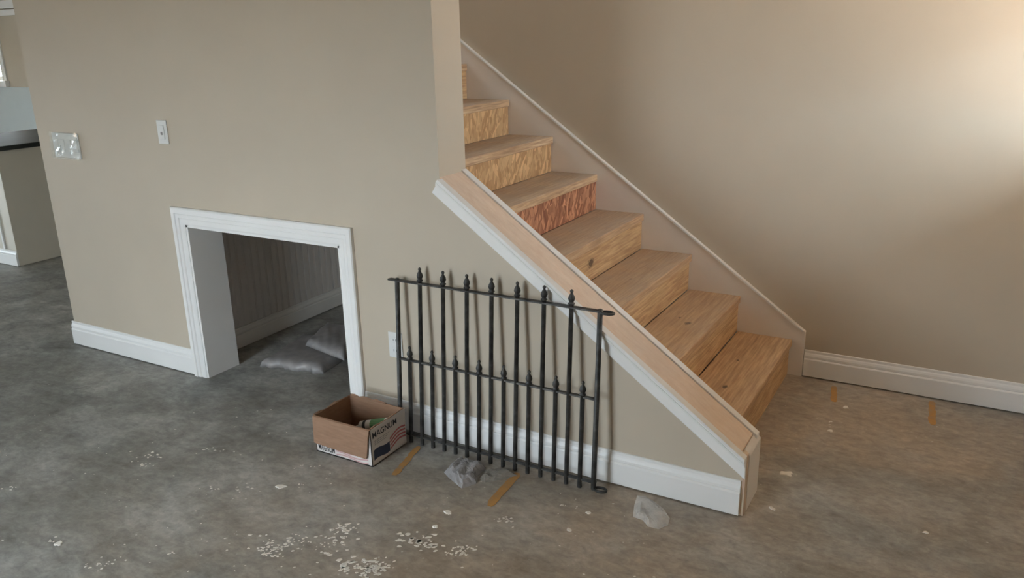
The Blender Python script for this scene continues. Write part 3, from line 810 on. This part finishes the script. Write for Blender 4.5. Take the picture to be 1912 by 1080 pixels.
# dried plaster: large chips singly, small flecks as stuff
def flake(bm, x, y, r, rg, h=0.0012, asp=1.0, ang=0.0):
    n = rg.randint(6, 9)
    ca, sa = math.cos(ang), math.sin(ang)
    rad = [r * rg.uniform(0.55, 1.2) for _ in range(n)]
    lo, hi = [], []
    for k in range(n):
        a = 2 * PI * k / n
        px, py = rad[k] * math.cos(a) * asp, rad[k] * math.sin(a)
        px, py = px * ca - py * sa, px * sa + py * ca
        lo.append(bm.verts.new((x + px, y + py, 0.0002))); hi.append(bm.verts.new((x + px * 0.8, y + py * 0.8, 0.0002 + h)))
    bm.faces.new(hi)
    for k in range(n): bm.faces.new((lo[k], lo[(k + 1) % n], hi[(k + 1) % n], hi[k]))
rg = random.Random(11)
chips = [((1468, 885), 0.020, 1.5, 'white plaster chip on the floor beside the knee wall foot, upper one'), ((1440, 949), 0.014, 1.0, 'white plaster chip on the floor beside the knee wall foot, lower one'),
         ((1549, 805), 0.012, 1.3, 'white plaster chip on the floor below the left orange stripe'), ((1579, 761), 0.012, 1.6, 'white plaster chip beside the left short orange stripe'), ((1728, 995), 0.008, 1.3, 'small plaster chip alone on the floor at lower right'),
         ((522, 909), 0.017, 1.8, 'pale plaster smear on the floor in front of the cardboard box'), ((836, 957), 0.014, 1.4, 'white plaster chip below the crumpled plastic bag'), ((110, 1015), 0.014, 1.4, 'pale plaster smear at the lower left of the floor'),
         ((813, 984), 0.009, 1.4, 'small white plaster chip left of the speck trail'), ((1062, 990), 0.010, 1.2, 'pale plaster chip on the bare floor below the fence panel'), ((1098, 958), 0.009, 1.3, 'small plaster chip below the right end of the fence panel')]
for (u, v), r, asp, lb in chips:
    p = on_floor(u, v); bm = bmesh.new()
    flake(bm, p.x, p.y, r, rg, 0.003, asp, rg.uniform(0.2, 0.9))
    flake(bm, p.x + r * 0.7, p.y - r * 0.4, r * 0.6, rg, 0.0025)
    tag(from_bm('plaster_chip', bm, M['plaster']), lb, 'plaster chip', 'plaster chips on the floor')
bm = bmesh.new()
clusters = [(520, 1020, 34, 14, 55, .0052), (500, 1036, 16, 7, 14, .005), (565, 1012, 30, 12, 16, .004), (618, 1012, 22, 14, 26, .005), (640, 990, 26, 13, 30, .0075), (612, 1032, 20, 6, 9, .006),
            (650, 1058, 18, 14, 22, .009), (692, 1062, 30, 16, 55, .008), (715, 1048, 22, 8, 12, .005), (775, 1008, 24, 9, 34, .008), (800, 1018, 22, 8, 20, .006), (858, 1034, 22, 10, 24, .0055), (870, 1024, 16, 6, 10, .005),
            (285, 850, 24, 6, 16, .006), (268, 868, 14, 4, 8, .006), (395, 840, 16, 4, 8, .005), (395, 913, 18, 4, 8, .005), (460, 912, 18, 5, 8, .005), (185, 1058, 16, 7, 14, .005), (215, 1050, 20, 6, 6, .004), (100, 1012, 10, 4, 5, .006),
            (940, 970, 26, 6, 10, .005), (955, 975, 8, 3, 5, .006), (1060, 945, 14, 5, 5, .004), (560, 905, 14, 4, 4, .005), (1552, 795, 8, 6, 4, .006), (560, 870, 26, 4, 6, .004), (15, 912, 18, 5, 6, .006), (470, 1000, 20, 4, 4, .005), (320, 1035, 12, 3, 3, .005)]
for (u, v, su, sv, n, r) in clusters:
    for i in range(n):
        p = on_floor(u + rg.gauss(0, su * 0.6), v + rg.gauss(0, sv * 0.6))
        flake(bm, p.x, p.y, r * rg.uniform(0.35, 1.1), rg, 0.001, rg.uniform(1, 1.9), rg.uniform(0, 1.2))
for i in range(150):
    u, v = rg.uniform(0, 1250), rg.uniform(760, 1079)
    if u < 360 and v < 800 and rg.random() < .5: continue
    p = on_floor(u, v)
    if p.y > -0.12: continue
    flake(bm, p.x, p.y, rg.uniform(0.0012, 0.0038), rg, 0.0008, rg.uniform(1, 2), rg.uniform(0, 1.2))
sp = from_bm('plaster_flecks', bm, M['plaster'])
tag(sp, 'dried white plaster and paint flecks scattered over the concrete', 'plaster flecks'); sp['kind'] = 'stuff'

# ================================================================== KITCHEN SEEN PAST THE WALL END
PX, PY = -3.93, 0.86
kp = thing('kitchen_peninsula', 'beige kitchen peninsula with a dark stone counter beyond the wall end', 'kitchen counter', (PX - 0.45, PY + 0.9, 0))
box('body', PX - 0.95, PX, PY, YK - 0.005, 0.001, 0.905, M['beige_cab'], kp, 0.002)
box('counter_top', PX - 0.98, PX + 0.03, PY - 0.03, YK - 0.005, 0.906, 0.942, M['granite'], kp, 0.003)
sweep('base_trim', [(PX - 0.95, PY - d - 0.0005, z * 0.9) for d, z in BASE], [(PX + 0.004, PY - d - 0.0005, z * 0.9) for d, z in BASE], M['white'], kp)
box('corner_trim', PX - 0.155, PX - 0.135, PY - 0.012, PY - 0.0005, 0.127, 0.905, M['white'], kp)
bs = struct(box('backsplash', XK + 0.01, -4.96, YK - 0.012, YK - 0.0005, 0.0, 1.205, M['backsplash']), 'pale grey splashback on the far kitchen wall', 'splashback')
t3 = struct(box('trim_3', -8.9, -7.325, YK - 0.05, YK - 0.0005, 1.21, 1.275, M['white']), 'white window sill on the kitchen wall', 'trim')
box('side_casing', -7.395, -7.345, YK - 0.018, YK - 0.0005, 1.276, 2.02, M['white'], t3)
box('inner_stop', -7.43, -7.40, YK - 0.012, YK - 0.0005, 1.276, 2.02, M['beige_cab'], t3)
t4 = struct(box('trim_4', -8.95, -2.2, YK - 0.09, YK - 0.0005, 2.055, 2.14, M['white']), 'white double cornice band on the kitchen wall', 'trim')
box('lower_band', -8.95, -2.2, YK - 0.06, YK - 0.0005, 1.985, 2.045, M['white'], t4)
